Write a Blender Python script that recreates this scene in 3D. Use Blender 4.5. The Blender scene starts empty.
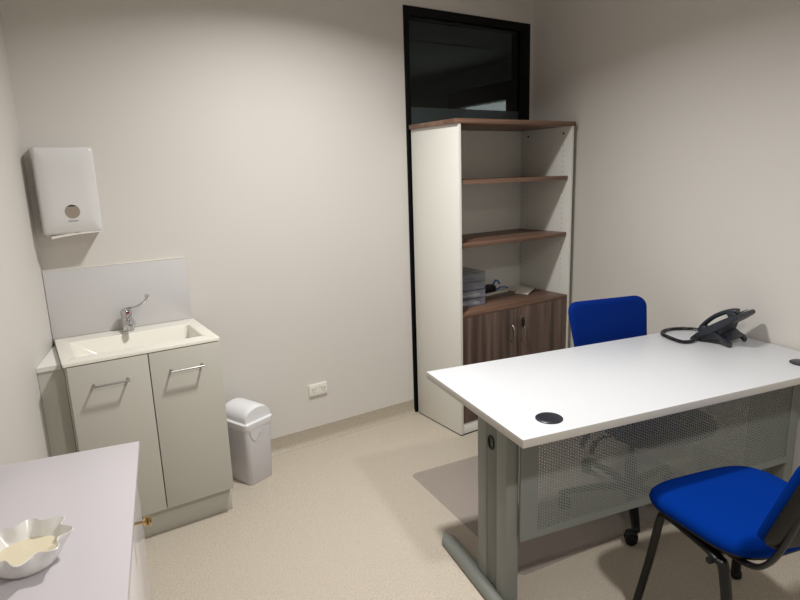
import bpy, bmesh, math, random
from mathutils import Vector, Matrix
random.seed(7)
SC = bpy.context.scene
COL = SC.collection
PI = math.pi
rad = math.radians

# ------------------------------------------------------------------ materials
def new_mat(name):
    m = bpy.data.materials.new(name); m.use_nodes = True
    return m, m.node_tree.nodes, m.node_tree.links, m.node_tree.nodes['Principled BSDF']
def lin(c):
    return tuple(((v/255.0)/12.92 if v/255.0 <= .04045 else ((v/255.0+.055)/1.055)**2.4) for v in c)+(1,)
def plain(name, rgb, rough=.5, metal=0, spec=.5, bump=0, bscale=400, var=0, vscale=30, coat=0):
    m, N, L, B = new_mat(name)
    B.inputs['Roughness'].default_value = rough
    B.inputs['Metallic'].default_value = metal
    B.inputs['Specular IOR Level'].default_value = spec
    B.inputs['Coat Weight'].default_value = coat
    tc = N.new('ShaderNodeTexCoord')
    c = lin(rgb)
    no = N.new('ShaderNodeTexNoise'); no.inputs['Scale'].default_value = vscale; no.inputs['Detail'].default_value = 3
    L.new(tc.outputs['Object'], no.inputs['Vector'])
    mx = N.new('ShaderNodeMix'); mx.data_type = 'RGBA'
    k = 1-var
    mx.inputs[6].default_value = (c[0]*k, c[1]*k, c[2]*k, 1); mx.inputs[7].default_value = c
    L.new(no.outputs['Fac'], mx.inputs[0]); L.new(mx.outputs[2], B.inputs['Base Color'])
    if bump:
        nb = N.new('ShaderNodeTexNoise'); nb.inputs['Scale'].default_value = bscale; nb.inputs['Detail'].default_value = 2
        L.new(tc.outputs['Object'], nb.inputs['Vector'])
        b = N.new('ShaderNodeBump'); b.inputs['Strength'].default_value = bump; b.inputs['Distance'].default_value = .001
        L.new(nb.outputs['Fac'], b.inputs['Height']); L.new(b.outputs['Normal'], B.inputs['Normal'])
    return m

WALL = plain('wall_paint', (212, 208, 202), .62, var=.015, vscale=3, bump=.12, bscale=350, spec=.35)
CEIL = plain('ceiling_paint', (205, 202, 195), .8, bump=.1)
def speckle(name, base, dark, light):
    m, N, L, B = new_mat(name)
    tc = N.new('ShaderNodeTexCoord')
    n1 = N.new('ShaderNodeTexNoise'); n1.inputs['Scale'].default_value = 270; n1.inputs['Detail'].default_value = 2
    n2 = N.new('ShaderNodeTexVoronoi'); n2.inputs['Scale'].default_value = 260
    n3 = N.new('ShaderNodeTexNoise'); n3.inputs['Scale'].default_value = 2.2
    for n in (n1, n2, n3): L.new(tc.outputs['Object'], n.inputs['Vector'])
    r1 = N.new('ShaderNodeValToRGB')
    r1.color_ramp.elements[0].position = .36; r1.color_ramp.elements[0].color = lin(dark)
    r1.color_ramp.elements[1].position = .5; r1.color_ramp.elements[1].color = lin(base)
    e = r1.color_ramp.elements.new(.68); e.color = lin(light)
    L.new(n1.outputs['Fac'], r1.inputs['Fac'])
    r2 = N.new('ShaderNodeValToRGB')
    r2.color_ramp.elements[0].position = .2; r2.color_ramp.elements[0].color = (.88, .87, .85, 1)
    r2.color_ramp.elements[1].position = .6; r2.color_ramp.elements[1].color = (1, 1, 1, 1)
    L.new(n2.outputs['Color'], r2.inputs['Fac'])
    mx = N.new('ShaderNodeMix'); mx.data_type = 'RGBA'; mx.blend_type = 'MULTIPLY'; mx.inputs[0].default_value = 1
    L.new(r1.outputs['Color'], mx.inputs[6]); L.new(r2.outputs['Color'], mx.inputs[7])
    L.new(mx.outputs[2], B.inputs['Base Color'])
    B.inputs['Roughness'].default_value = .48; B.inputs['Specular IOR Level'].default_value = .4
    bp = N.new('ShaderNodeBump'); bp.inputs['Strength'].default_value = .15; bp.inputs['Distance'].default_value = .001
    L.new(n1.outputs['Fac'], bp.inputs['Height']); L.new(bp.outputs['Normal'], B.inputs['Normal'])
    return m
FLOOR = speckle('vinyl_floor', (192, 182, 167), (162, 151, 135), (210, 202, 188))
COVE = speckle('vinyl_cove', (180, 171, 154), (160, 150, 134), (190, 182, 167))

def wood(name, axis, c1, c2, c3):
    m, N, L, B = new_mat(name)
    tc = N.new('ShaderNodeTexCoord')
    def band(sx, along, det):
        mp = N.new('ShaderNodeMapping')
        s = [sx, sx, sx]; s['xyz'.index(axis)] = along
        mp.inputs['Scale'].default_value = s
        L.new(tc.outputs['Object'], mp.inputs['Vector'])
        n = N.new('ShaderNodeTexNoise'); n.inputs['Scale'].default_value = 1; n.inputs['Detail'].default_value = det
        L.new(mp.outputs['Vector'], n.inputs['Vector']); return n
    a = band(22, .7, 3); b = band(160, 3, 2)
    ad = N.new('ShaderNodeMath'); ad.operation = 'MULTIPLY_ADD'; ad.inputs[1].default_value = .28
    L.new(b.outputs['Fac'], ad.inputs[0]); L.new(a.outputs['Fac'], ad.inputs[2])
    r = N.new('ShaderNodeValToRGB')
    r.color_ramp.elements[0].position = .48; r.color_ramp.elements[0].color = lin(c1)
    r.color_ramp.elements[1].position = .82; r.color_ramp.elements[1].color = lin(c3)
    e = r.color_ramp.elements.new(.63); e.color = lin(c2)
    L.new(ad.outputs['Value'], r.inputs['Fac']); L.new(r.outputs['Color'], B.inputs['Base Color'])
    B.inputs['Roughness'].default_value = .45
    return m
WOODZ = wood('walnut_laminate_vertical', 'z', (64, 50, 44), (90, 72, 63), (118, 97, 85))
WOODX = wood('walnut_laminate_long', 'x', (92, 66, 52), (112, 84, 68), (134, 106, 88))

WHITE = plain('white_melamine', (226, 225, 218), .42, var=.01)
DESKW = plain('desk_white', (203, 205, 208), .38, var=.01, bump=.05)
EDGE = plain('desk_edging', (188, 184, 177), .5)
GLOSSW = plain('gloss_white', (226, 222, 224), .12, var=.005)
GLAZE = plain('sideboard_white', (198, 193, 197), .3)
SINKDOOR = plain('sink_cabinet_board', (190, 188, 178), .5, var=.01)
SINKTOP = plain('moulded_basin', (230, 227, 216), .22, var=.01)
SPLASH = plain('splashback_laminate', (204, 202, 203), .2, var=.01)
DISP = plain('dispenser_plastic', (214, 213, 212), .25)
PAPER = plain('paper', (226, 222, 212), .8, bump=.2)
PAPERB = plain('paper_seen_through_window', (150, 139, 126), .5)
BINP = plain('bin_plastic', (208, 206, 210), .32)
BINL = plain('bin_lid_plastic', (224, 224, 226), .28)
LINER = plain('bin_liner', (214, 212, 216), .3, bump=.8, bscale=60)
CHROME = plain('chrome', (200, 200, 202), .16, metal=1)
SATIN = plain('satin_nickel', (160, 158, 156), .3, metal=1)
BRASS = plain('brass', (205, 180, 130), .22, metal=1)
GREYM = plain('grey_powder_coat', (122, 125, 119), .42, var=.03, bump=.15)
GREYD = plain('grey_powder_coat_recess', (104, 106, 100), .5, var=.02)
PANELM = plain('grey_panel_steel', (118, 122, 118), .45, var=.02)
BLACKF = plain('black_frame', (5, 6, 8), .6, spec=.2)
BLACKP = plain('black_plastic', (14, 14, 16), .5, bump=.2, spec=.3)
BLACKM = plain('black_tube', (12, 12, 13), .42, spec=.35)
PHONEM = plain('charcoal_phone_plastic', (34, 38, 48), .42)
PHONED = plain('phone_dark', (24, 26, 32), .4)
SCREEN = plain('phone_screen', (70, 76, 82), .15)
GROM = plain('grommet_plastic', (30, 33, 42), .35)
BLUEF = plain('blue_fabric', (0, 46, 132), .95, var=.18, vscale=260, bump=.8, bscale=700, spec=.04)
BLUEM = plain('blue_mesh_fabric', (9, 40, 116), .9, var=.2, vscale=180, bump=.8, bscale=600, spec=.04)
NAVYF = plain('dark_seat_fabric', (24, 36, 78), .9, var=.15, vscale=200, bump=.6, spec=.2)
BOWLW = plain('bowl_glaze', (228, 226, 222), .25)
BOWLC = plain('bowl_cream', (216, 206, 178), .35)
OUTW = plain('outlet_plastic', (228, 226, 216), .3)
DARK = plain('dark_slot', (30, 28, 27), .6)
RED = plain('red_mark', (120, 20, 30), .4)
BLUEC = plain('blue_cable', (20, 90, 170), .4)
DARKR = plain('unlit_room_paint', (205, 207, 200), .85)
WHITER = plain('track_white', (190, 190, 186), .5)
SILIC = plain('sealant', (120, 112, 100), .6)

def clear(name, rgb, alpha, rough=.05):
    m, N, L, B = new_mat(name)
    B.inputs['Base Color'].default_value = lin(rgb)
    B.inputs['Roughness'].default_value = rough
    B.inputs['Alpha'].default_value = alpha
    tc = N.new('ShaderNodeTexCoord'); no = N.new('ShaderNodeTexNoise'); no.inputs['Scale'].default_value = 6
    L.new(tc.outputs['Object'], no.inputs['Vector'])
    mr = N.new('ShaderNodeMapRange'); mr.inputs[3].default_value = rough*.9; mr.inputs[4].default_value = rough*1.1
    L.new(no.outputs['Fac'], mr.inputs[0]); L.new(mr.outputs[0], B.inputs['Roughness'])
    return m
MATM = clear('chair_mat_vinyl', (172, 161, 158), .26, .3)
ACRYL = clear('smoked_acrylic', (120, 126, 146), .26, .08)
ACRYLF = clear('acrylic_drawer', (165, 168, 180), .24, .1)
FILM = clear("frosted_film", (165, 180, 186), .80, .3)
def glass(name, tint):
    m, N, L, B = new_mat(name)
    N.remove(B)
    tr = N.new('ShaderNodeBsdfTransparent'); tr.inputs['Color'].default_value = tint
    gl = N.new('ShaderNodeBsdfGlossy'); gl.inputs['Roughness'].default_value = .02
    gl.inputs['Color'].default_value = (.9, .95, 1, 1)
    lw = N.new('ShaderNodeLayerWeight'); lw.inputs['Blend'].default_value = .5
    pw = N.new('ShaderNodeMath'); pw.operation = 'POWER'; pw.inputs[1].default_value = 4
    fr = N.new('ShaderNodeMath'); fr.operation = 'MULTIPLY_ADD'; fr.inputs[1].default_value = .7; fr.inputs[2].default_value = .025
    L.new(lw.outputs['Facing'], pw.inputs[0]); L.new(pw.outputs[0], fr.inputs[0])
    mx = N.new('ShaderNodeMixShader')
    L.new(fr.outputs[0], mx.inputs[0]); L.new(tr.outputs[0], mx.inputs[1]); L.new(gl.outputs[0], mx.inputs[2])
    L.new(mx.outputs[0], N['Material Output'].inputs['Surface'])
    return m
GLASS = glass('tinted_glass', (.62, .64, .63, 1))

# ------------------------------------------------------------------ mesh helpers
def B(): return bmesh.new()
def box(bm, x0, x1, y0, y1, z0, z1, bev=0, seg=2, M=None, mi=0):
    r = bmesh.ops.create_cube(bm, size=1)
    vs = r['verts']
    for v in vs:
        v.co = Vector(((x0+x1)/2+v.co.x*(x1-x0), (y0+y1)/2+v.co.y*(y1-y0), (z0+z1)/2+v.co.z*(z1-z0)))
    fs = set(f for v in vs for f in v.link_faces)
    if bev:
        es = list(set(e for v in vs for e in v.link_edges))
        rr = bmesh.ops.bevel(bm, geom=es, offset=bev, segments=seg, affect='EDGES', profile=.5)
        vs = list(set(v for f in rr['faces'] for v in f.verts) | set(v for v in vs if v.is_valid))
        fs = set(f for v in vs for f in v.link_faces)
    for f in fs: f.material_index = mi
    if M is not None:
        for v in set(v for f in fs for v in f.verts): v.co = M @ v.co
    return list(fs)
def loft(bm, rings, close=True, cap0=True, cap1=True, mi=0):
    R = [[bm.verts.new(p) for p in r] for r in rings]
    n = len(R[0]); out = []
    for a, b in zip(R, R[1:]):
        for i in range(n if close else n-1):
            j = (i+1) % n
            out.append(bm.faces.new((a[i], a[j], b[j], b[i])))
    if cap0: out.append(bm.faces.new(list(reversed(R[0]))))
    if cap1: out.append(bm.faces.new(R[-1]))
    for f in out: f.material_index = mi
    return R
def smooth_path(pts, n=6):
    P = [Vector(p) for p in pts]; P = [P[0]*2-P[1]]+P+[P[-1]*2-P[-2]]; out = []
    for i in range(1, len(P)-2):
        p0, p1, p2, p3 = P[i-1:i+3]
        for k in range(n):
            t = k/n
            out.append(.5*((2*p1)+(p2-p0)*t+(2*p0-5*p1+4*p2-p3)*t*t+(3*p1-p0-3*p2+p3)*t**3))
    out.append(P[-2]); return out
def tube(bm, pts, r, seg=12, r2=None, up=(0, 0, 1), radii=None, mi=0):
    """sweep: ellipse r (sideways) x r2 (along up)"""
    P = [Vector(p) for p in pts]; r2 = r2 or r; rings = []; U = Vector(up)
    for i, p in enumerate(P):
        t = (P[min(i+1, len(P)-1)]-P[max(i-1, 0)]).normalized()
        s = t.cross(U)
        if s.length < 1e-4: s = t.cross(Vector((0, 1, .01)))
        s.normalize(); U = s.cross(t).normalized()
        k = radii[i] if radii else 1
        rings.append([p+s*(r*k*math.cos(a))+U*(r2*k*math.sin(a)) for a in [2*PI*j/seg for j in range(seg)]])
    loft(bm, rings, mi=mi)
def lathe(bm, prof, seg=32, M=None, mi=0):
    rings = [[Vector((r*math.cos(2*PI*j/seg), r*math.sin(2*PI*j/seg), z)) for j in range(seg)] for r, z in prof]
    if M is not None: rings = [[M @ p for p in r] for r in rings]
    loft(bm, rings, mi=mi)
def rrect(w, h, r, n=5):
    out = []
    for cx, cy, a0 in ((w/2-r, h/2-r, 0), (-w/2+r, h/2-r, 90), (-w/2+r, -h/2+r, 180), (w/2-r, -h/2+r, 270)):
        for k in range(n+1):
            a = rad(a0+90*k/n); out.append((cx+r*math.cos(a), cy+r*math.sin(a)))
    return out
def obj(name, bm, mats, parent=None, smooth=40, label=None, kind=None, mod=None):
    bmesh.ops.recalc_face_normals(bm, faces=bm.faces)
    me = bpy.data.meshes.new(name); bm.to_mesh(me); bm.free()
    for m in (mats if isinstance(mats, (list, tuple)) else [mats]): me.materials.append(m)
    if smooth:
        for p in me.polygons: p.use_smooth = True
        try: me.set_sharp_from_angle(angle=rad(smooth))
        except Exception: pass
    o = bpy.data.objects.new(name, me); COL.objects.link(o)
    if parent is not None: o.parent = parent
    if label: o['label'] = label
    if kind: o['kind'] = kind
    return o
def thing(name, label, cat, loc=(0, 0, 0), rz=0, group=None):
    o = bpy.data.objects.new(name, None); COL.objects.link(o)
    o.location = loc; o.rotation_euler = (0, 0, rz); o.empty_display_size = .1
    o['label'] = label; o['category'] = cat
    if group: o['group'] = group
    return o
def tag(o, label, cat, group=None):
    o['label'] = label; o['category'] = cat
    if group: o['group'] = group
    return o
def T(x=0, y=0, z=0): return Matrix.Translation((x, y, z))
def RX(a): return Matrix.Rotation(rad(a), 4, 'X')
def RY(a): return Matrix.Rotation(rad(a), 4, 'Y')
def RZ(a): return Matrix.Rotation(rad(a), 4, 'Z')
def bendv(o, fn):
    for v in o.data.vertices: v.co = fn(v.co.copy())

# ------------------------------------------------------------------ room shell
H = 2.70
XR = 2.972
LW = Vector((-math.cos(rad(77.3)), -math.sin(rad(77.3))))       # left wall direction, towards the viewer
RW = Vector((-math.cos(rad(80.9)), -math.sin(rad(80.9))))
LEN = 4.6
P0 = Vector((0, 0)); P1 = Vector((XR, 0)); PL = P0+LW*LEN; PR = P1+RW*(LEN)
DX0, DX1, DH = 1.934, 2.937, 2.4555
def slab(bm, pts, z0, z1):
    loft(bm, [[Vector((p[0], p[1], z0)) for p in pts], [Vector((p[0], p[1], z1)) for p in pts]])
def wall_between(name, a, b, t=.12):
    a = Vector(a); b = Vector(b); d = (b-a).normalized(); n = Vector((d.y, -d.x))
    bm = B(); slab(bm, [a, b, b+n*t, a+n*t], 0, H)
    return obj(name, bm, WALL, kind='structure', smooth=0)
# floor & ceiling
bm = B(); slab(bm, [PL+Vector((-.3, -.3)), PR+Vector((.3, -.3)), (XR+.1, .0), (XR+.1, .12), (-.1, .12), (-.1, 0)], -.08, 0)
obj('floor', bm, FLOOR, kind='structure', smooth=0)
bm = B(); slab(bm, [PL+Vector((-.3, -.3)), PR+Vector((.3, -.3)), (XR+.1, .0), (XR+.1, .12), (-.1, .12), (-.1, 0)], H, H+.1)
obj('ceiling', bm, CEIL, kind='structure', smooth=0)
wall_between('wall_left', P0, PL, .12)
wall_between('wall_right', P1, PR, -.12)
wall_between('wall_rear', PL, PR, .12)
bm = B()
box(bm, -.12, DX0, 0, .12, 0, H); box(bm, DX1, XR+.12, 0, .12, 0, H); box(bm, DX0, DX1, 0, .12, DH, H)
obj('wall_back', bm, WALL, kind='structure', smooth=0)
# coved vinyl skirting
def cove(name, a, b, n):
    a = Vector(a); b = Vector(b); n = Vector(n)
    prof = [(0, 0), (0, .092), (.003, .092), (.004, .03), (.009, .016), (.018, .006), (.030, .001), (.030, 0)]
    rings = [[Vector((p.x+n.x*d, p.y+n.y*d, z)) for d, z in prof] for p in (a, b)]
    bm = B(); loft(bm, rings); obj(name, bm, COVE, kind='structure', smooth=60)
cove('baseboard_back', (-.0, 0), (DX0-.002, 0), (0, -1))
cove('baseboard_left', P0, PL, (-LW.y, LW.x))
cove('baseboard_right', P1, PR, (RW.y, -RW.x))

# glazed partition in the back wall
wn = bpy.data.objects.new('window_1', None); COL.objects.link(wn); wn.location = (DX0, 0, 0); wn['kind'] = 'structure'
W = DX1-DX0
bm = B()
box(bm, 0, .036, -.006, .09, 0, DH, .002); box(bm, W-.078, W, -.006, .09, 0, DH, .002)
box(bm, .036, W-.078, -.006, .09, DH-.047, DH, .002); box(bm, .036, W-.078, 0, .09, 0, .05, .002)
box(bm, .036, .050, .02, .07, .05, DH-.047, .001); box(bm, W-.084, W-.078, .02, .07, .05, DH-.047, .001)
box(bm, .050, W-.084, .02, .07, DH-.058, DH-.047, .001)
obj('window_frame', bm, BLACKF, wn, kind='structure')
bm = B(); box(bm, .036, W-.078, .012, .018, .05, DH-.047)
obj('window_pane', bm, GLASS, wn, smooth=0, kind='structure')
bm = B(); box(bm, .036, W-.078, .0185, .0193, .05, 1.908)
obj('window_film', bm, FILM, wn, smooth=0, kind='structure', label='frosted grey film on the lower glass')

# the unlit room beyond the glass
NX0, NX1, NY = -.1, 4.66, 4.2
def st(name, m, *bx_):
    bm = B(); box(bm, *bx_); return obj(name, bm, m, kind='structure', smooth=0)
st('floor', DARKR, NX0, NX1+.1, .12, NY, -.08, 0)
st('ceiling', DARKR, NX0, NX1+.1, .12, NY, H, H+.1)
st('wall_beyond', DARKR, NX0, NX1+.1, NY, NY+.1, 0, H)
st('wall_side', DARKR, NX0-.1, NX0, .12, NY, 0, H)
bm = B()
box(bm, NX1, NX1+.1, -.0, 1.95, 0, H); box(bm, NX1, NX1+.1, 2.86, NY, 0, H)
box(bm, NX1, NX1+.1, 1.95, 2.86, 2.29, H); box(bm, NX1, NX1+.1, 1.95, 2.86, 0, .9)  # opening carried down out of sight to let more skylight into this room
obj('wall_outer', bm, DARKR, kind='structure', smooth=0)
st('wall_outer', DARKR, XR+.12, NX1+.1, .02, .12, 0, H)
w2 = bpy.data.objects.new('window_2', None); COL.objects.link(w2); w2.location = (NX1, 2.4, 1.0); w2['kind'] = 'structure'
bm = B()
box(bm, -.09, 0, -.62, .58, 1.285, 1.47, .004)
box(bm, -.05, 0, -.62, -.40, -.1, 1.285, .004); box(bm, -.05, 0, .46, .58, -.1, 1.285, .004); box(bm, -.05, 0, -.40, .46, -.15, -.1, .004)
obj('window_frame', bm, BLACKF, w2, kind='structure')
bm = B(); box(bm, .03, .036, -.45, .46, -.1, 1.29); obj('window_pane', bm, GLASS, w2, smooth=0, kind='structure')
st('trim_1', WHITER, 2.6, 4.1, 1.65, 1.662, H-.012, H)
st('trim_2', BLACKF, 3.0, 4.5, 1.0, 1.03, H-.02, H)

# ------------------------------------------------------------------ vanity corner
vt = .851
# cabinet
t = thing('sink_cabinet', 'grey-beige two-door cabinet under the basin in the left corner', 'cabinet', (.30, -.2, 0))
ox, oy = .30, -.2
bm = B()
def L_(bm, x0, x1, y0, y1, z0, z1, bev=.001): box(bm, x0-ox, x1-ox, y0-oy, y1-oy, z0, z1, bev)
L_(bm, .012, .030, -.442, -.035, .118, vt-.0145); L_(bm, .584, .602, -.442, -.035, .118, vt-.0145)
L_(bm, .030, .584, -.442, -.035, .118, .136); L_(bm, .030, .584, -.047, -.035, .136, .70)
L_(bm, .030, .584, -.442, -.41, .79, vt-.015)
obj('carcass', bm, SINKDOOR, t)
bm = B(); L_(bm, .012, .602, -.415, -.399, 0, .118); L_(bm, .586, .602, -.399, -.035, 0, .118); obj('kickboard', bm, SINKDOOR, t)
for (a, b, ha, hb) in ((.017, .3095, .096, .229), (.3135, .604, .388, .524)):
    bm = B(); L_(bm, a, b, -.461, -.443, .128, .832, .0012)
    d = obj('door', bm, SINKDOOR, t)
    bm = B()
    tube(bm, [(ha-ox, -.493-oy, .746), (hb-ox, -.493-oy, .746)], .0042, 10)
    for q in (ha+.004, hb-.004): tube(bm, [(q-ox, -.461-oy, .746), (q-ox, -.493-oy, .746)], .005, 10)
    obj('handle', bm, SATIN, d, label='thin satin nickel bar handle')
# basin top
t = thing('washbasin', 'white moulded benchtop with a shallow rectangular basin, on the sink cabinet', 'sink', (.30, -.2, vt))
bm = B()
zb = -.105
O = [(.004, -.012), (.609, -.012), (.609, -.461), (.004, -.461)]
I = [(.050, -.116), (.560, -.116), (.560, -.388), (.050, -.388)]
def rr(c, rr_=.02, n=4):
    x0, x1 = c[0][0], c[1][0]; y1, y0 = c[0][1], c[2][1]
    return [(p[0]+(x0+x1)/2-ox, p[1]+(y0+y1)/2-oy) for p in rrect(x1-x0, y1-y0, rr_, n)]
Io = rr(I, .012); Im = rr([(.056, -.120), (.556, -.120), (.556, -.384), (.056, -.384)], .014)
Ib = rr([(.17, -.140), (.545, -.140), (.545, -.366), (.17, -.366)], .03)
Oo = rr(O, .006)
rings = [[Vector((p[0], p[1], -.0145)) for p in Oo], [Vector((p[0], p[1], -.002)) for p in Oo],
         [Vector((p[0]*.995, p[1]*.995, 0)) for p in Oo], [Vector((p[0], p[1], 0)) for p in Io],
         [Vector((p[0], p[1], -.004)) for p in Im], [Vector((p[0], p[1], zb+.01)) for p in Ib],
         [Vector((p[0]*.93+.004, p[1]*.93-.003, zb)) for p in Ib]]
loft(bm, rings, cap0=False)
# underside shell so that the bowl has thickness
rings2 = [[Vector((p[0], p[1], -.0145)) for p in Oo], [Vector((p[0]*1.03, p[1]*1.03, -.0146)) for p in Io],
          [Vector((p[0]*1.02, p[1]*1.02, zb-.004)) for p in Ib]]
loft(bm, rings2, cap0=False)
obj('basin', bm, SINKTOP, t, smooth=35)
bm = B(); lathe(bm, [(.024, zb), (.024, zb+.003), (.019, zb+.005), (.019, zb+.003), (.004, zb+.003)], 24, T(.36-ox, -.25-oy)); obj('drain', bm, CHROME, t, label='chrome drain ring')
# splashback
bm = B(); box(bm, .0, .603, -.0120, -.0005, vt+.0005, 1.157, .001)
sp = tag(obj('splashback', bm, SPLASH), 'plain pale grey splashback panel on the wall behind the basin', 'splashback')
bm = B(); box(bm, .0, .603, -.0135, -.0005, 1.1572, 1.161, .001)  # white strip added as the highlight along the panel's top edge
obj('top_highlight', bm, SINKTOP, sp, label='thin white strip standing in for the light on the top edge')
# side filler ledge
def xl(y): return LW.x/LW.y*y
t = thing('filler_ledge', 'narrow white ledge with grey-beige front filling the gap left of the sink cabinet', 'ledge', (-.03, -.18, 0))
g0 = .0012
def poly(bm, pts, z0, z1): loft(bm, [[Vector((p[0]+.03, p[1]+.18, z)) for p in pts] for z in (z0, z1)])
bm = B(); poly(bm, [(g0, -.012), (xl(-.362)+g0, -.362), (.003, -.362), (.003, -.012)], .808, .826)
obj('ledge_top', bm, WHITE, t, smooth=0, label='thin white ledge top')
bm = B(); poly(bm, [(xl(-.342)+.0015, -.342), (xl(-.357)+.0015, -.357), (.0105, -.357), (.0105, -.342)], .094, .808)
poly(bm, [(xl(-.342)+.034, -.342), (xl(-.357)+.034, -.357), (.0105, -.357), (.0105, -.342)], 0, .094)
obj('front_panel', bm, SINKDOOR, t, smooth=0)
bm = B(); box(bm, .000+.03, .0035+.03, -.03+.18, -.012+.18, .826, .8505, .001); obj('sealant', bm, SILIC, t, label='dark dab of sealant at the corner')

# tap
t = thing('mixer_tap', 'chrome mixer tap with a long curved lever standing behind the basin', 'tap', (.302, -.062, vt))
bm = B(); lathe(bm, [(.027, 0), (.027, .004), (.0235, .007), (.0235, .062), (.021, .068), (.010, .07)], 28)
obj('tap_body', bm, CHROME, t)
bm = B()
tube(bm, smooth_path([(0, -.01, .045), (0, -.04, .052), (0, -.075, .048), (0, -.092, .040)], 5), .0135, 14, .011)
tube(bm, [(0, -.088, .042), (0, -.089, .024)], .012, 14)
obj('spout', bm, CHROME, t)
bm = B(); lathe(bm, [(.021, .068), (.025, .072), (.025, .092), (.021, .100), (.006, .103)], 28)
c = obj('tap_cap', bm, CHROME, t)
bm = B(); tube(bm, [(.004, -.020, .088), (.004, -.0265, .088)], .0065, 16); obj('temperature_mark', bm, RED, c, label='small red temperature mark')
bm = B()
tube(bm, smooth_path([(-.016, .0, .088), (.004, -.004, .103), (.038, -.016, .108), (.070, -.030, .124), (.088, -.038, .146), (.092, -.041, .164)], 6),
     .0105, 12, .0075, radii=[1.5-.7*min(1, i/12) + (.5 if i > 26 else 0) for i in range(31)])
obj('lever', bm, CHROME, t, label='long slim curved chrome lever')

# paper towel dispenser
t = thing('paper_towel_dispenser', 'white wall-mounted paper towel dispenser above the basin', 'towel dispenser', (.139, 0, 1.33))
bm = B()
def dring(w, hh, r, y, zc, x=0): return [Vector((p[0]+x, y, p[1]+zc)) for p in rrect(w, hh, r, 5)]
hz = .1655
loft(bm, [dring(.232, .362, .010, -.001, hz+.003), dring(.232, .362, .010, -.010, hz+.003), dring(.229, .361, .012, -.060, hz+.002),
          dring(.224, .360, .013, -.094, hz), dring(.219, .354, .013, -.105, hz), dring(.206, .338, .012, -.1105, hz), dring(.12, .2, .02, -.1125, hz)])
obj('dispenser_cover', bm, DISP, t, smooth=50)
bm = B(); tube(bm, [(.003, -.1115, .081), (.003, -.1132, .081)], .0285, 36); d_ = obj('viewing_window', bm, PAPERB, t, label='round window showing the brown-grey paper stack')
bm = B()
v = []
for k in range(13):
    a = rad(50+80*k/12); v.append(Vector((.003+.0278*math.cos(a), -.1134, .081+.0278*math.sin(a))))
loft(bm, [v, [p+Vector((0, -.0004, 0)) for p in v]]); obj('window_gap', bm, DARK, d_, label='dark empty gap at the top of the window')
bm = B()
for k in range(11): box(bm, -.016+k*.0034, -.016+k*.0034+.0024, -.1133, -.1120, .0405, .0425)
obj('lettering', bm, DARK, t, label='tiny line of dark print under the window')
bm = B()
rings = []
for k in range(9):
    x = -.088+.198*k/8; z = -.019+.010*(k/8)+.004*math.sin(k/8*PI); th = .0035+.0065*(1-k/8)
    rings.append([Vector((x, -.112, z-th)), Vector((x, -.112, z)), Vector((x, -.02, z+.003)), Vector((x, -.02, z-.004))])
loft(bm, rings); obj('paper_towel', bm, PAPER, t, label='folded white towel end poking out below')
bm = B(); tube(bm, [(.013, -.1035, -.006), (.013, -.1085, -.006)], .012, 20); obj('finger_notch', bm, PAPERB, t, label='brown-grey finger notch at the lower edge')  # brown-grey disc at the lower edge of the cover

# bin
t = thing('rubbish_bin', 'small white plastic swing-lid bin beside the sink cabinet', 'bin', (.781, -.158, 0), rad(21))
bm = B()
def br(w, d, r, z): return [Vector((p[0], p[1], z)) for p in rrect(w, d, r, 5)]
bin_root = t
loft(bm, [br(.150, .185, .024, 0), br(.158, .192, .026, .006), br(.180, .215, .026, .300), br(.176, .211, .025, .302), br(.150, .185, .02, .012)])
obj('bin_body', bm, BINP, t)
bm = B()
loft(bm, [br(.182, .217, .027, .285), br(.190, .226, .028, .300), br(.192, .228, .028, .318), br(.184, .220, .026, .3225), br(.168, .205, .022, .3235)])
obj('rim', bm, BINL, t)
bm = B()
rings = []
n = 18
for j in range(15):
    y = -.100+.2*j/14; k = math.sqrt(max(0, 1-(abs(y)/.100)**8)); rings_ = []
    for i in range(n+1):
        a = PI*i/n; x = .084*math.cos(a); z = .322+.072*(math.sin(a)**.8)*(.86+.14*k)
        rings_.append(Vector((x, y, z)))
    rings.append(rings_)
loft(bm, rings, close=False, cap0=False, cap1=False)
for rg in (rings[0], rings[-1]):
    bm.faces.new([bm.verts.new(p) for p in rg])
bmesh.ops.remove_doubles(bm, verts=bm.verts, dist=1e-5)
obj('swing_lid', bm, BINL, t, smooth=50)
bm = B()
V = [Vector(p) for p in ((-.070, -.1115, .288), (.020, -.1115, .288), (.004, -.1085, .262), (-.018, -.1075, .248), (-.034, -.1055, .222), (-.048, -.1065, .236), (-.066, -.108, .262))]
loft(bm, [V, [p+Vector((.001, -.0022, .003*math.sin(i*2))) for i, p in enumerate(V)]])
obj('bag_flap', bm, LINER, t, smooth=0, label='crumpled white liner flap hanging below the rim')

bin_root.scale = (.97, .97, 1.045)
# power outlet
t = thing('power_outlet', 'white double power outlet low on the back wall', 'power outlet', (1.262, 0, .32))
bm = B(); box(bm, -.058, .058, -.009, -.0003, -.036, .036, .0015); box(bm, -.054, .054, -.0125, -.009, -.033, .033, .0015); pl = obj('cover_plate', bm, OUTW, t)
for sx in (-.030, .030):
    bm = B()
    box(bm, -.0022, .0022, -.0134, -.0122, -.0035, .0035, M=T(sx-.008, 0, .006) @ RY(-30)); box(bm, -.0022, .0022, -.0134, -.0122, -.0035, .0035, M=T(sx+.008, 0, .006) @ RY(30))
    box(bm, sx-.0014, sx+.0014, -.0134, -.0122, -.013, -.005)
    obj('socket', bm, DARK, t, label='three dark socket slots')
    bm = B(); box(bm, sx*.35-.005, sx*.35+.005, -.0145, -.012, .014, .026, .001); obj('switch', bm, OUTW, t)

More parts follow.
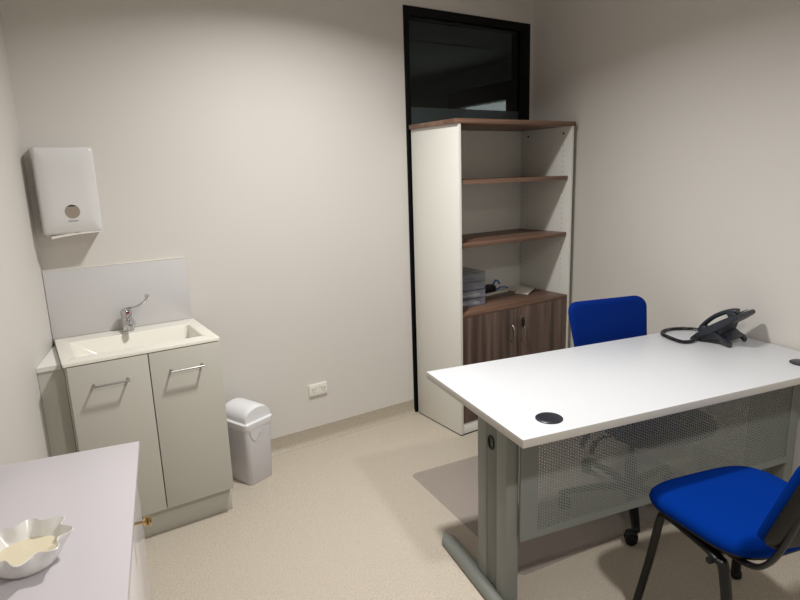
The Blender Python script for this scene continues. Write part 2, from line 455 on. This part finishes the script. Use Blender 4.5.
# ------------------------------------------------------------------ bookcase
cx0, cx1, cyf, cyb = 1.951, 2.852, -.4646, -.025
bx_, by_ = 2.397, -.245
t = thing('bookcase', 'tall white bookcase with brown wood shelves and lower doors in the back right corner', 'bookcase', (bx_, by_, 0))
def K(bm, x0, x1, y0, y1, z0, z1, bev=.0008, M=None): box(bm, x0-bx_, x1-bx_, y0-by_, y1-by_, z0, z1, bev, M=M)
for a, b in ((cx0, cx0+.018), (cx1-.018, cx1)):
    bm = B(); K(bm, a, b, cyf, cyb, .008, 1.7744)
    inner = b if a == cx0 else a; sg = 1 if a == cx0 else -1
    for yy in (-.40, -.10):
        zz = .80
        while zz < 1.70:
            if not any(abs(zz-q) < .03 for q in (1.118, 1.467)):
                tube(bm, [(inner-bx_-sg*.0002, yy-by_, zz), (inner-bx_+sg*.0005, yy-by_, zz)], .0025, 8, mi=1)
            zz += .032
        tube(bm, [(inner-bx_-sg*.0002, yy-by_, 1.735), (inner-bx_+sg*.0014, yy-by_, 1.735)], .007, 12, mi=1)
    obj('side_panel', bm, [WHITE, DARK], t)
bm = B(); K(bm, cx0+.018, cx1-.018, cyb-.012, cyb-.002, .07, 1.7744); obj('back_panel', bm, WHITE, t)
bm = B(); K(bm, cx0-.014, cx1+.014, cyf-.004, cyb, 1.7746, 1.80, .001); obj('top_board', bm, WOODX, t)
for z in (1.455, 1.106):
    bm = B(); K(bm, cx0+.019, cx1-.019, cyf+.022, cyb-.013, z, z+.025, .001); obj('shelf', bm, WOODX, t)
bm = B(); K(bm, cx0+.0185, cx1-.0185, cyf+.001, cyb-.013, .7125, .731, .001); obj('cupboard_top', bm, WOODX, t)
bm = B(); K(bm, cx0+.0185, cx1-.0185, cyf+.004, cyb-.013, .008, .072, .001); obj('plinth', bm, WHITE, t)
bm = B(); K(bm, cx0+.004, cx1-.004, cyf+.004, cyb-.01, 0, .008, 0); obj('base_gap_shade', bm, DARK, t, label='dark strip standing in for the shade under the base')  # dark slab paints the shade of the gap at the floor
for side, (a, b, hx) in enumerate(((cx0+.020, 2.3955, 2.344), (2.3985, cx1-.020, 2.430))):
    bm = B(); K(bm, a, b, cyf, cyf+.016, .076, .7105); d = obj('cupboard_door', bm, WOODZ, t)
    bm = B(); y = cyf-by_
    tube(bm, smooth_path([(hx-bx_, y, .612), (hx-bx_, y-.012, .610), (hx-bx_, y-.026, .590), (hx-bx_, y-.031, .562), (hx-bx_, y-.026, .534), (hx-bx_, y-.012, .514), (hx-bx_, y, .512)], 5), .005, 10)
    obj('handle', bm, SATIN, d, label='silver bow handle')
    if side:
        bm = B(); tube(bm, [(2.421-bx_, y, .648), (2.421-bx_, y-.004, .648)], .009, 16); obj('lock', bm, SATIN, d, label='small silver cam lock')
k = thing('key', 'key with a black plastic head hanging from the cupboard lock', 'key', (2.421, cyf-.004, .648))
bm = B(); tube(bm, [(0, 0, 0), (0, -.016, 0)], .0028, 8); obj('blade', bm, SATIN, k)
bm = B(); box(bm, -.011, .011, -.023, -.015, -.056, -.012, .003); box(bm, -.004, .004, -.021, -.016, -.014, .004, .001); obj('key_head', bm, BLACKP, k)

# things on the cupboard top
zs = .731
t = thing('drawer_organiser', 'smoked clear desktop drawer set on the cupboard top, left side', 'organiser', (2.135, -.205, zs), rad(-3))
w2_, d2_, h2_ = .125, .122, .205
bm = B()
box(bm, -w2_, -w2_+.003, -d2_, d2_, 0, h2_); box(bm, w2_-.003, w2_, -d2_, d2_, 0, h2_)
box(bm, -w2_+.003, w2_-.003, d2_-.003, d2_, 0, h2_)
for z in (0, .05, .10, .15, h2_-.003): box(bm, -w2_+.003, w2_-.003, -d2_, d2_-.003, z, z+.003)
obj('organiser_shell', bm, ACRYL, t, smooth=0)
for z in (.004, .054, .104, .154):
    bm = B()
    box(bm, -w2_+.005, w2_-.005, -d2_-.003, -d2_, z, z+.042)
    box(bm, -w2_+.005, -w2_+.007, -d2_, d2_-.006, z, z+.036); box(bm, w2_-.007, w2_-.005, -d2_, d2_-.006, z, z+.036)
    box(bm, -w2_+.007, w2_-.007, -d2_, d2_-.006, z, z+.002)
    d = obj('organiser_drawer', bm, ACRYLF, t, smooth=0)
    bm = B(); box(bm, -.03, .03, -d2_-.010, -d2_-.003, z+.018, z+.024, .001); obj('pull', bm, ACRYLF, d)
    if z in (.004, .054):
        bm = B(); box(bm, -.10, .10, -.10, .09, z+.003, z+.014, .001); obj('papers', bm, PAPER, t, label='papers seen through the smoked drawer')
t = thing('document_tray', 'shallow white tray on the cupboard top, right of the smoked drawers', 'tray', (2.50, -.105, zs), rad(6))
bm = B(); loft(bm, [br(.270, .085, .012, 0), br(.280, .095, .014, .018), br(.276, .091, .013, .018), br(.266, .08, .01, .004)]); obj('tray_shell', bm, WHITE, t)
bm = B()
loft(bm, [[Vector((p[0], p[1], z)) for p in rrect(.13*s, .062*s, .02*s, 4)] for z, s in ((0, .9), (.012, 1), (.040, 1), (.052, .8))])
o = tag(obj('cable_pouch', bm, BLACKP), 'black pouch lying in the white tray', 'pouch'); o.location = (2.470, -.106, zs+.0045); o.rotation_euler[2] = rad(8)
bm = B()
tube(bm, smooth_path([(.0+.035*math.cos(a)+.003*math.sin(3*a), .012*math.sin(2*a), .034+.030*math.sin(a)) for a in [i*2*PI/10 for i in range(10)]], 4), .0055, 8)
tube(bm, smooth_path([(.03, 0, .01), (.06, -.012, .014), (.09, -.02, .006)], 4), .004, 8)
o = tag(obj('cable', bm, [BLUEC]), 'blue cable loop standing in the white tray behind the pouch', 'cable'); o.location = (2.540, -.112, zs+.020)
bm = B(); loft(bm, [[Vector((p[0], p[1], z)) for p in rrect(.16, .10, .006, 3)] for z in (0, .007)])
o = tag(obj('brochure', bm, PAPER), 'pale brochure lying flat near the back of the cupboard top', 'brochure'); o.location = (2.730, -.098, zs+.0003); o.rotation_euler[2] = rad(8)
bm = B()
rings = []
for k in range(9):
    x = -.10+.20*k/8; z = .002+.010*math.sin(k/8*PI); w = .045*(1-.4*(k/8)**4)
    rings.append([Vector((x, -w, z-.002)), Vector((x, w, z-.002)), Vector((x, w, z+.006)), Vector((x, -w, z+.006))])
loft(bm, rings)
o = tag(obj('envelope', bm, PAPER), 'curved white envelope at the right end of the cupboard top', 'envelope'); o.location = (2.715, -.215, zs+.0008); o.rotation_euler[2] = rad(28)

# ------------------------------------------------------------------ desk
DA = rad(-11.4); DB = (1.111, -1.797)
t = thing('desk', 'white-topped office desk with grey metal legs and perforated front panel', 'desk', (DB[0], DB[1], 0), DA)
DW, DD, DT = 1.524, .700, .730
def dpt(x, y): return (DB[0]+x*math.cos(DA)-y*math.sin(DA), DB[1]+x*math.sin(DA)+y*math.cos(DA))
bm = B(); box(bm, 0, DW, 0, DD, .702, DT, .0012)
for f in bm.faces:
    f.material_index = 0 if abs(f.normal.z) > .7 else 1
dk = obj('desktop', bm, [DESKW, EDGE], t)
# legs
for side in (0, 1):
    def mx(x): return x if side == 0 else DW-x
    def bb(bm, a, b, *r, **k): box(bm, min(mx(a), mx(b)), max(mx(a), mx(b)), *r, **k)
    bm = B()
    bb(bm, .040, .092, .157, .222, .03, .702, bev=.006, seg=3)
    bb(bm, .040, .092, .288, .352, .03, .702, bev=.006, seg=3)
    bb(bm, .060, .088, .222, .288, .03, .70)
    bb(bm, .030, .092, .10, .60, .678, .702, bev=.003)
    lg = obj('leg', bm, GREYM, t)
    bm = B()
    bb(bm, .0425, .062, .2235, .2865, .05, .690, bev=.001)
    cv = obj('cable_cover', bm, GREYD, lg, label='darker grey clip-on cable cover')
    bm = B()
    M = T(mx(.0415), .256, .603)
    pts = [Vector((0, p[0], p[1])) for p in rrect(.040, .050, .017, 5)]
    pts2 = [Vector((0, p[0]*.72, p[1]*.72)) for p in rrect(.040, .050, .017, 5)]
    sg = -1 if side == 0 else 1
    loft(bm, [[M @ (p+Vector((-sg*.003, 0, 0))) for p in pts], [M @ (p+Vector((sg*.003, 0, 0))) for p in pts], [M @ (p+Vector((sg*.003, 0, 0))) for p in pts2], [M @ (p+Vector((-sg*.001, 0, 0))) for p in pts2]])
    obj('cable_port', bm, BLACKP, lg, label='black oval cable port')
    # foot
    bm = B()
    n = 14; rings = []
    for i in range(n+1):
        u = i/n; y = .035+.602*u
        hgt = .033+.012*math.sin(u*PI); w = .032
        e = min(1, (min(u, 1-u))/.07); k = math.sqrt(max(0, 1-(1-e)**2)) if e < 1 else 1
        k = max(k, .15); xc = mx(.036)
        sec = []
        for j in range(13):
            a = PI*j/12; sec.append(Vector((xc+w*k*math.cos(a)*(1 if j not in (0, 12) else 1), y, .008+(hgt-.008)*math.sin(a)**.6*(.55+.45*k))))
        rings.append(sec)
    loft(bm, rings); ft = obj('foot', bm, GREYM, lg, smooth=50, label='long rounded grey foot')
    for y in (.075, .575):
        bm = B(); lathe(bm, [(.014, 0), (.016, .003), (.016, .012)], 16, T(mx(.036), y, 0))
        obj('glide', bm, BLACKP, ft, label='black levelling glide')
# perforated modesty panel
py0 = .150
bm = B()
px0, px1, pz0, pz1 = .088, DW-.094, .272, .701
fx0, fx1, fz0, fz1 = .158, DW-.120, .300, .680
box(bm, px0, fx0, py0-.008, py0+.002, pz0, pz1); box(bm, fx1, px1, py0-.008, py0+.002, pz0, pz1)
box(bm, fx0, fx1, py0-.008, py0+.002, pz0, fz0); box(bm, fx0, fx1, py0-.008, py0+.002, fz1, pz1)
mp = obj('modesty_panel', bm, PANELM, t, smooth=0)
vs = []; fs = []
NC, NR = 116, 34
cw = (fx1-fx0)/NC; ch = (fz1-fz0)/NR; hr = .0035
yp = py0-.005
for i in range(NC):
    xa = fx0+i*cw; off = (ch/2 if i % 2 else 0)
    rows = []
    zlist = [fz0+off+k*ch for k in range(NR if not off else NR-1)]
    if off:
        for (za, zb_) in ((fz0, fz0+off), (fz1-off, fz1)):
            b0 = len(vs); vs += [(xa, yp, za), (xa+cw, yp, za), (xa+cw, yp, zb_), (xa, yp, zb_)]; fs.append((b0, b0+1, b0+2, b0+3))
    for z in zlist:
        b0 = len(vs); xc = xa+cw/2; zc = z+ch/2
        outer = [(1, 0), (1, 1), (0, 1), (-1, 1), (-1, 0), (-1, -1), (0, -1), (1, -1)]
        for q in outer: vs.append((xc+q[0]*cw/2, yp, zc+q[1]*ch/2))
        for q in range(8):
            a = q*PI/4; vs.append((xc+hr*math.cos(a), yp, zc+hr*math.sin(a)))
        for q in range(8):
            r_ = (q+1) % 8; fs.append((b0+q, b0+r_, b0+8+r_, b0+8+q))
me = bpy.data.meshes.new('perforated_sheet'); me.from_pydata(vs, [], fs); me.materials.append(PANELM); me.update()
o = bpy.data.objects.new('perforated_sheet', me); COL.objects.link(o); o.parent = mp
o['label'] = 'fine perforated steel sheet'
md = o.modifiers.new('thickness', 'SOLIDIFY'); md.thickness = .0012; md.offset = 0
for gx, gy in ((.163, .097), (DW-.143, .104)):
    bm = B(); lathe(bm, [(.038, DT-.024), (.038, DT), (.0440, DT), (.0440, DT+.003), (.041, DT+.005), (.012, DT+.0055), (.002, DT+.0055)], 36, T(gx, gy, 0))
    obj('cable_grommet', bm, GROM, t, label='round dark blue-black cable grommet')

# ------------------------------------------------------------------ phone
PX, PY, PR_ = 2.550, -1.662, rad(3)
CORD = [(2.455, -1.535, .752), (2.423, -1.544, .7395), (2.379, -1.525, .7395), (2.393, -1.461, .7395), (2.430, -1.393, .7395), (2.500, -1.366, .7395), (2.578, -1.389, .7395), (2.620, -1.44, .7395), (2.615, -1.54, .745)]
t = thing('telephone', 'charcoal desk telephone on its stand at the right end of the desk', 'telephone', (PX, PY, DT), PR_)
# local: front low edge towards +y, high back edge towards -y
PM = T(0, .135, .019) @ RX(-35.5)          # body tilted: local y from 0 (front) to -.215 (back)
bm = B()
# body wedge, slightly narrower at the front
sec = []
for (y, th, w) in ((0.022, .010, .086), (-.02, .024, .092), (-.08, .034, .094), (-.15, .032, .094), (-.205, .024, .092), (-.220, .014, .086)):
    sec.append([PM @ Vector((x, y, z)) for x, z in ((-w, -th/2), (-w*.98, th/2), (w*.98, th/2), (w, -th/2))])
loft(bm, sec)
bmesh.ops.bevel(bm, geom=list(bm.edges), offset=.003, segments=2, affect='EDGES')
body = obj('phone_body', bm, PHONEM, t)
bm = B(); box(bm, -.005, .075, -.20, -.135, .0155, .0185, .001, M=PM); obj('screen', bm, SCREEN, body, label='grey display screen')
bm = B()
for i in range(4):
    for j in range(3):
        box(bm, .002+j*.024, .020+j*.024, -.118+i*.02, -.104+i*.02, .0155, .0185, .001, M=PM)
obj('keypad', bm, PHONED, body)
bm = B()
xh = -.060
tube(bm, [PM @ p for p in smooth_path([Vector((xh, -.030, .018)), Vector((xh, -.052, .030)), Vector((xh, -.090, .040)), Vector((xh, -.130, .044)), Vector((xh, -.175, .040)), Vector((xh, -.208, .031)), Vector((xh, -.224, .022))], 4)],
     .020, 12, .010, up=PM.to_3x3() @ Vector((0, 0, 1)))
tube(bm, [PM @ Vector((xh, -.048, .014)), PM @ Vector((xh, -.048, .030))], .022, 14)
tube(bm, [PM @ Vector((xh, -.196, .012)), PM @ Vector((xh, -.196, .038))], .022, 14)
obj('handset', bm, PHONEM, t, label='curved handset lying on the near side')
bm = B()
for sx in (-1, 1):
    ring = []
    for (y0, z0, w) in ((.070, .066, .015), (.02, .036, .014), (-.022, .009, .013)):
        ring.append([Vector((sx*.070-w, y0, z0-.008)), Vector((sx*.070-w, y0, z0+.008)), Vector((sx*.070+w, y0, z0+.008)), Vector((sx*.070+w, y0, z0-.008))])
    loft(bm, ring)
box(bm, -.060, .060, -.004, .060, .030, .040, M=RX(26))
v = [PM @ Vector((x, y, -.010)) for x, y in ((-.075, -.02), (.075, -.02), (.075, -.14), (-.075, -.14))]
v2 = [Vector((-.075, .11, .004)), Vector((.075, .11, .004)), Vector((.075, .03, .038)), Vector((-.075, .03, .038))]
loft(bm, [v2, v])
obj('stand', bm, PHONEM, t, label='splayed two-footed desk stand')
# coiled handset cord
def coil_path(pts, r, turns):
    P = smooth_path(pts, 12); n = len(P); out = []; U = Vector((0, 0, 1)); m = turns*8
    for i in range(m+1):
        f = i/m*(n-1); k = min(int(f), n-2); p = P[k].lerp(P[k+1], f-k); tt = (P[k+1]-P[k]).normalized()
        s = tt.cross(U).normalized(); w = s.cross(tt); a = i*PI/4
        out.append(p+s*(r*math.cos(a))+w*(r*math.sin(a)))
    return out
inv = (Matrix.Translation((PX, PY, DT)) @ Matrix.Rotation(PR_, 4, 'Z')).inverted()
cp = [inv @ Vector(q) for q in CORD]
bm = B(); tube(bm, coil_path(cp, .0062, 80), .0026, 5); obj('handset_cord', bm, PHONED, t, label='black coiled cord looping on the desk')

# ------------------------------------------------------------------ chair mat
MA = rad(-6.5)
t0 = T(1.462, -.661) @ Matrix.Rotation(MA, 4, 'Z')
bm = B()
MWx, MWy = 1.20, .90
rg = [(p[0]+MWx/2-.004, p[1]-MWy/2+.004) for p in rrect(MWx, MWy, .03, 6)]
loft(bm, [[Vector((x, y, .0003)) for x, y in rg], [Vector((x, y, .0022)) for x, y in rg], [Vector((x*.998+.001, y*.998, .0030)) for x, y in rg]])
o = tag(obj('chair_mat', bm, MATM), 'translucent grey-mauve chair mat on the floor under the desk', 'chair mat')
o.location = (1.462, -.661, 0); o.rotation_euler[2] = MA

# ------------------------------------------------------------------ office chair (behind the desk)
OCX, OCY = 2.114, -1.480
t = thing('office_chair', 'blue mesh-back swivel chair on castors tucked behind the desk', 'office chair', (OCX, OCY, .0032), rad(-16))
# local: faces -y (towards the desk front); back at +y
bm = B()
pl_ = []
def seat_outline(w, d, n=40, e=3.2, taper=.06):
    out = []
    for i in range(n):
        a = 2*PI*i/n; c, s = math.cos(a), math.sin(a)
        x = w/2*abs(c)**(2/e)*(1 if c >= 0 else -1); y = d/2*abs(s)**(2/e)*(1 if s >= 0 else -1)
        out.append((x*(1-taper*y/(d/2)), y))
    return out
so = seat_outline(.47, .44)
def sring(z, k): return [Vector((x*k+.03, y*k-.06, z)) for x, y in so]
loft(bm, [sring(.412, .90), sring(.418, .97), sring(.435, 1.0), sring(.455, .985), sring(.468, .93), sring(.474, .8), sring(.472, .4)])
obj('seat', bm, NAVYF, t, smooth=60)
bm = B(); loft(bm, [sring(.396, .80), sring(.402, .88), sring(.412, .90)]); obj('seat_pan', bm, BLACKP, t)
# backrest
bm = B()
BW0, BW1, z0, z1 = .365, .447, .50, .903
def back_ring(y, k):
    out = []
    for x, z in rrect(1, 1, .13, 6):
        zz = z*k; w = BW0+(BW1-BW0)*(z+.5); xx = x*w*(k if k == 1 else (1-(1-k)))
        h = (zz+.5)*(z1-z0)+z0
        out.append(Vector((xx+.070, .245+.10*((zz+.5))**1.3*.9+y-.35*xx*xx, h-.006)))
    return out
loft(bm, [back_ring(-.014, .86), back_ring(-.014, .95), back_ring(-.007, .995), back_ring(.004, 1.0), back_ring(.012, .97), back_ring(.015, .9)])
obj('backrest', bm, BLUEM, t, smooth=60)
bm = B()
tube(bm, smooth_path([(0, .02, .395), (0, .16, .390), (.01, .255, .410), (.035, .292, .47), (.05, .305, .56), (.058, .33, .66)], 5), .030, 12, .008, up=(0, 0, 1))
obj('back_support', bm, BLACKP, t, label='black bar joining seat and backrest')
bm = B(); box(bm, -.07, .07, -.09, .07, .345, .397, .008); box(bm, -.035, .035, -.03, .05, .305, .35, .006); mc = obj('tilt_mechanism', bm, BLACKP, t)
for sx, y0 in ((-1, -.02), (-1, .045)):
    bm = B()
    tube(bm, smooth_path([(sx*.05, y0, .372), (sx*.13, y0, .366), (sx*.19, y0-.01, .372), (sx*.225, y0-.015, .355)], 5), .0055, 8)
    tube(bm, smooth_path([(sx*.215, y0-.014, .362), (sx*.235, y0-.018, .340), (sx*.242, y0-.02, .315)], 4), .014, 10, .007)
    obj('lever', bm, BLACKP, mc, label='black paddle lever under the seat')
bm = B(); lathe(bm, [(.026, .085), (.026, .225), (.024, .228), (.014, .23), (.014, .315)], 24); obj('gas_lift', bm, BLACKP, t)
bm = B(); lathe(bm, [(.034, .060), (.042, .068), (.042, .105), (.034, .115), (.026, .118)], 28)
sb = obj('base_hub', bm, BLACKP, t)
AR = .31
cas = None
for i in range(5):
    a = rad(164+72*i); d = Vector((math.cos(a), math.sin(a), 0))
    bm = B()
    pts = smooth_path([d*.03+Vector((0, 0, .086)), d*.12+Vector((0, 0, .092)), d*.22+Vector((0, 0, .084)), d*(AR-.004)+Vector((0, 0, .072)), d*(AR+.014)+Vector((0, 0, .066))], 4)
    tube(bm, pts, .021, 12, .014, radii=[1.25-.5*min(1, k/14) for k in range(len(pts))])
    ar = obj('base_arm', bm, BLACKP, t)
    c3 = d*AR
    bm = B(); ph = rad(150) if i == 1 else a+1.9+i
    Mh = Matrix.Translation(c3) @ Matrix.Rotation(ph, 4, 'Z')
    for s in (-1, 1):
        Mw = Mh @ Matrix.Translation((.018, s*.013, .025)) @ Matrix.Rotation(PI/2, 4, 'X')
        lathe(bm, [(.008, -.009), (.023, -.0085), (.025, -.005), (.025, .005), (.023, .0085), (.008, .009)], 24, Mw)
    cv_ = [Mh @ p for p in smooth_path([Vector((-.006, 0, .030)), Vector((-.004, 0, .046)), Vector((.008, 0, .055)), Vector((.022, 0, .055)), Vector((.036, 0, .046))], 3)]
    tube(bm, cv_, .021, 10, .005)
    tube(bm, [Mh @ Vector((0, 0, .045)), Mh @ Vector((0, 0, .068))], .007, 10)
    obj('castor', bm, BLACKP, t)

# ------------------------------------------------------------------ visitor chair (front right)
VX, VY, VA = 1.735, -2.150, rad(-14)
t = thing('visitor_chair', 'bright blue fabric visitor chair with black tube legs in the right foreground', 'chair', (VX, VY, 0), VA)
bm = B()
so = seat_outline(.475, .420, 56, 4.2, -.03)
def sr(z, k, dy=0): return [Vector((x*k, y*k+.01, z-.010*max(0, (y/.215))**2*k)) for x, y in so]
loft(bm, [sr(.436, .955), sr(.440, .985), sr(.452, 1.0), sr(.466, .985), sr(.477, .94), sr(.484, .84), sr(.487, .6), sr(.487, .2)])
obj('seat', bm, BLUEF, t, smooth=60)
bm = B(); loft(bm, [sr(.424, .90), sr(.428, .955), sr(.437, .96)]); obj('seat_pan', bm, BLACKP, t, smooth=60)
bm = B()
for s in (-1, 1):
    tube(bm, smooth_path([(s*.186, .130, .398), (s*.192, .085, .402), (s*.200, 0, .402), (s*.207, -.06, .401), (s*.213, -.10, .393)], 6), .0165, 12, .0115)
    tube(bm, [(s*.195, .06, .402), (s*.15, .06, .424)], .009, 10)
tube(bm, [(-.19, .10, .402), (.19, .10, .402)], .009, 10)
tube(bm, [(-.2, -.09, .406), (.2, -.09, .406)], .009, 10)
fr = obj('seat_frame', bm, BLACKM, t)
for s in (-1, 1):
    bm = B(); tube(bm, smooth_path([(s*.186, .125, .3985), (s*.187, .140, .391), (s*.190, .150, .370), (s*.205, .172, .200), (s*.232, .195, .012)], 6), .0185, 14, .012)
    lg = obj('leg', bm, BLACKM, t)
    bm = B(); lathe(bm, [(.018, 0), (.0205, .003), (.0205, .020), (.017, .026)], 16, T(s*.234, .1955, 0)); obj('foot_cap', bm, BLACKP, lg)
    bm = B(); tube(bm, smooth_path([(s*.205, -.070, .401), (s*.208, -.100, .392), (s*.208, -.120, .368), (s*.222, -.165, .200), (s*.240, -.215, .012)], 6), .0185, 14, .012)
    lg = obj('leg', bm, BLACKM, t)
    bm = B(); lathe(bm, [(.018, 0), (.0205, .003), (.0205, .020), (.017, .026)], 16, T(s*.2410, -.2165, 0)); obj('foot_cap', bm, BLACKP, lg)
for s in (-1, 1):
    bm = B()
    tube(bm, smooth_path([(s*.185, .05, .420), (s*.185, -.06, .420), (s*.185, -.13, .416), (s*.186, -.185, .424), (s*.188, -.222, .450), (s*.190, -.258, .51), (s*.190, -.295, .62), (s*.190, -.330, .76)], 6), .0125, 12, .008)
    obj('back_upright', bm, BLACKM, t, label='bent black tube carrying the backrest')
    bm = B()
    tube(bm, [(s*.185, -.085, .385), (s*.221, -.085, .385)], .006, 8)
    lathe(bm, [(.009, 0), (.011, .003), (.011, .014), (.006, .018)], 14, T(s*.218, -.085, .385) @ RY(90*s))
    obj('bolt_knob', bm, BLACKP, t, label='small black bolt knob beside the seat frame')
    bm = B()
    lathe(bm, [(.009, 0), (.011, .003), (.011, .012), (.006, .015)], 14, T(s*.150, -.150, .428) @ RX(180))
    obj('bolt_knob', bm, BLACKP, t, label='small black bolt knob under the seat')
# backrest cushion + shell
def vb(y, k, kz=None):
    out = []
    for x, z in rrect(1, 1, .17, 7):
        kz = kz or k; zz = z*kz; xx = x*k*.450
        out.append(Vector((xx, -.238-.120*(zz+.5)+y+.42*xx*xx, .512+(zz+.5)*.320)))
    return out
bm = B(); loft(bm, [vb(.030, .80), vb(.028, .92), vb(.018, .985), vb(.004, 1.0), vb(-.006, .985)]); obj('backrest', bm, BLUEF, t, smooth=60)
bm = B(); loft(bm, [vb(-.006, .99), vb(-.012, 1.015), vb(-.022, 1.01), vb(-.034, .93), vb(-.038, .7)]); obj('back_shell', bm, BLACKP, t, smooth=60, label='black plastic shell behind the backrest')

# ------------------------------------------------------------------ low sideboard (front left)
SA = rad(-11.3)
t = thing('sideboard', 'low white sideboard with brass-knobbed doors against the left wall in the foreground', 'sideboard', (.154, -1.130, 0), SA)
# local: x to the right (room), y back; corner at 0,0 ; extends to -x .352 and -y 1.30
SWd, SLn = .378, 1.25
bm = B(); box(bm, -SWd, 0, -SLn, 0, .732, .75, .001); obj('top_board', bm, GLAZE, t)
bm = B()
box(bm, -SWd+.004, -.038, -.035, -.018, .0, .732); box(bm, -SWd+.004, -.038, -SLn+.018, -SLn+.035, 0, .732)
box(bm, -SWd+.004, -.038, -SLn+.035, -.035, .06, .078); box(bm, -SWd+.004, -SWd+.010, -SLn+.035, -.035, .078, .732)
box(bm, -.058, -.045, -SLn+.035, -.035, .0, .06)
box(bm, -SWd+.01, -.038, -.63, -.612, .078, .732)
obj('carcass', bm, GLAZE, t, smooth=0)
for i, (a, b) in enumerate(((-.617, -.018), (-SLn+.018, -.621))):
    bm = B(); box(bm, -.037, -.020, a, b, .058, .728, .001); d = obj('door', bm, GLOSSW, t, label='glossy white door')
    ky = -.30 if i == 0 else -.93
    bm = B()
    Mk = T(-.020, ky, .648) @ RY(90)
    lathe(bm, [(.008, 0), (.008, .003), (.0042, .006), (.0042, .026), (.008, .028), (.0135, .031), (.0135, .035), (.009, .0375), (.0135, .040), (.0135, .044), (.010, .047), (.003, .048)], 24, Mk)
    obj('knob', bm, BRASS, d, label='brass knob with two rounded rims')

# ruffled bowl
t = thing('ruffled_bowl', 'small white bowl with a wavy ruffled rim and cream inside on the sideboard', 'bowl', (-.146, -1.623, .7503), 0)
def bowl_ring(r, z, amp, zamp, n=96, lobes=8, ph=1.1):
    out = []
    for i in range(n):
        a = 2*PI*i/n; c = math.cos(lobes*a+ph)+.18*math.sin(3*a)
        rr_ = r*(1+amp*c); out.append(Vector((rr_*math.cos(a), rr_*math.sin(a), z+zamp*c)))
    return out
bm = B()
loft(bm, [bowl_ring(.044, 0, 0, 0), bowl_ring(.053, .002, .0, 0), bowl_ring(.061, .012, .012, 0), bowl_ring(.068, .028, .04, .0), bowl_ring(.074, .042, .09, -.0005), bowl_ring(.0805, .054, .135, -.001),
          bowl_ring(.079, .0552, .135, -.001), bowl_ring(.0715, .042, .09, -.0005), bowl_ring(.0655, .028, .04, .0), bowl_ring(.0605, .020, .02, 0)], cap1=False)
obj('bowl_body', bm, BOWLW, t, smooth=60)
bm = B(); loft(bm, [bowl_ring(.0607, .018, .02, 0), bowl_ring(.0625, .0225, .02, 0), bowl_ring(.04, .0232, 0, 0), bowl_ring(.01, .0232, 0, 0)]); obj('cream_fill', bm, BOWLC, t, label='smooth cream-coloured inside')

# ------------------------------------------------------------------ light
def area(name, loc, size, power, color, shape='DISK', rot=(0, 0, 0), sy=None):
    l = bpy.data.lights.new(name, 'AREA'); l.shape = shape; l.size = size
    if sy: l.size_y = sy
    l.energy = power; l.color = color; l.spread = rad(143)
    o = bpy.data.objects.new(name, l); COL.objects.link(o); o.location = loc; o.rotation_euler = rot
    return o
area('downlight_and_fill', (1.14, -1.12, H-.006), .18, 32.5, (1.0, .985, .968))
area('downlight_and_fill', (1.1, -3.25, H-.006), .18, 32, (1.0, .985, .968))  # added fill lamp behind the camera to brighten the foreground; no fixture known there

w = bpy.data.worlds.new('world'); SC.world = w; w.use_nodes = True
bg = w.node_tree.nodes['Background']; bg.inputs['Color'].default_value = (.72, .74, .78, 1); bg.inputs['Strength'].default_value = 1.7

# ------------------------------------------------------------------ camera
cam = bpy.data.cameras.new('camera'); co = bpy.data.objects.new('camera', cam); COL.objects.link(co)
cx, cy, cz, yaw, pitch, roll, f = -.0708, -2.9675, 1.5206, .5749, -.2113, -.0326, 585.444
F = Vector((math.sin(yaw)*math.cos(pitch), math.cos(yaw)*math.cos(pitch), math.sin(pitch)))
R = Vector((math.cos(yaw), -math.sin(yaw), 0)); U = R.cross(F)
R2 = R*math.cos(roll)+U*math.sin(roll); U2 = -R*math.sin(roll)+U*math.cos(roll)
M = Matrix((R2, U2, -F)).transposed().to_4x4(); M.translation = (cx, cy, cz)
co.matrix_world = M
cam.sensor_width = 36; cam.lens = f/800*36; cam.clip_start = .02
SC.camera = co
vs_ = SC.view_settings
vs_.view_transform = 'Standard'; vs_.look = 'None'; vs_.exposure = 0; vs_.gamma = 1; vs_.use_curve_mapping = False
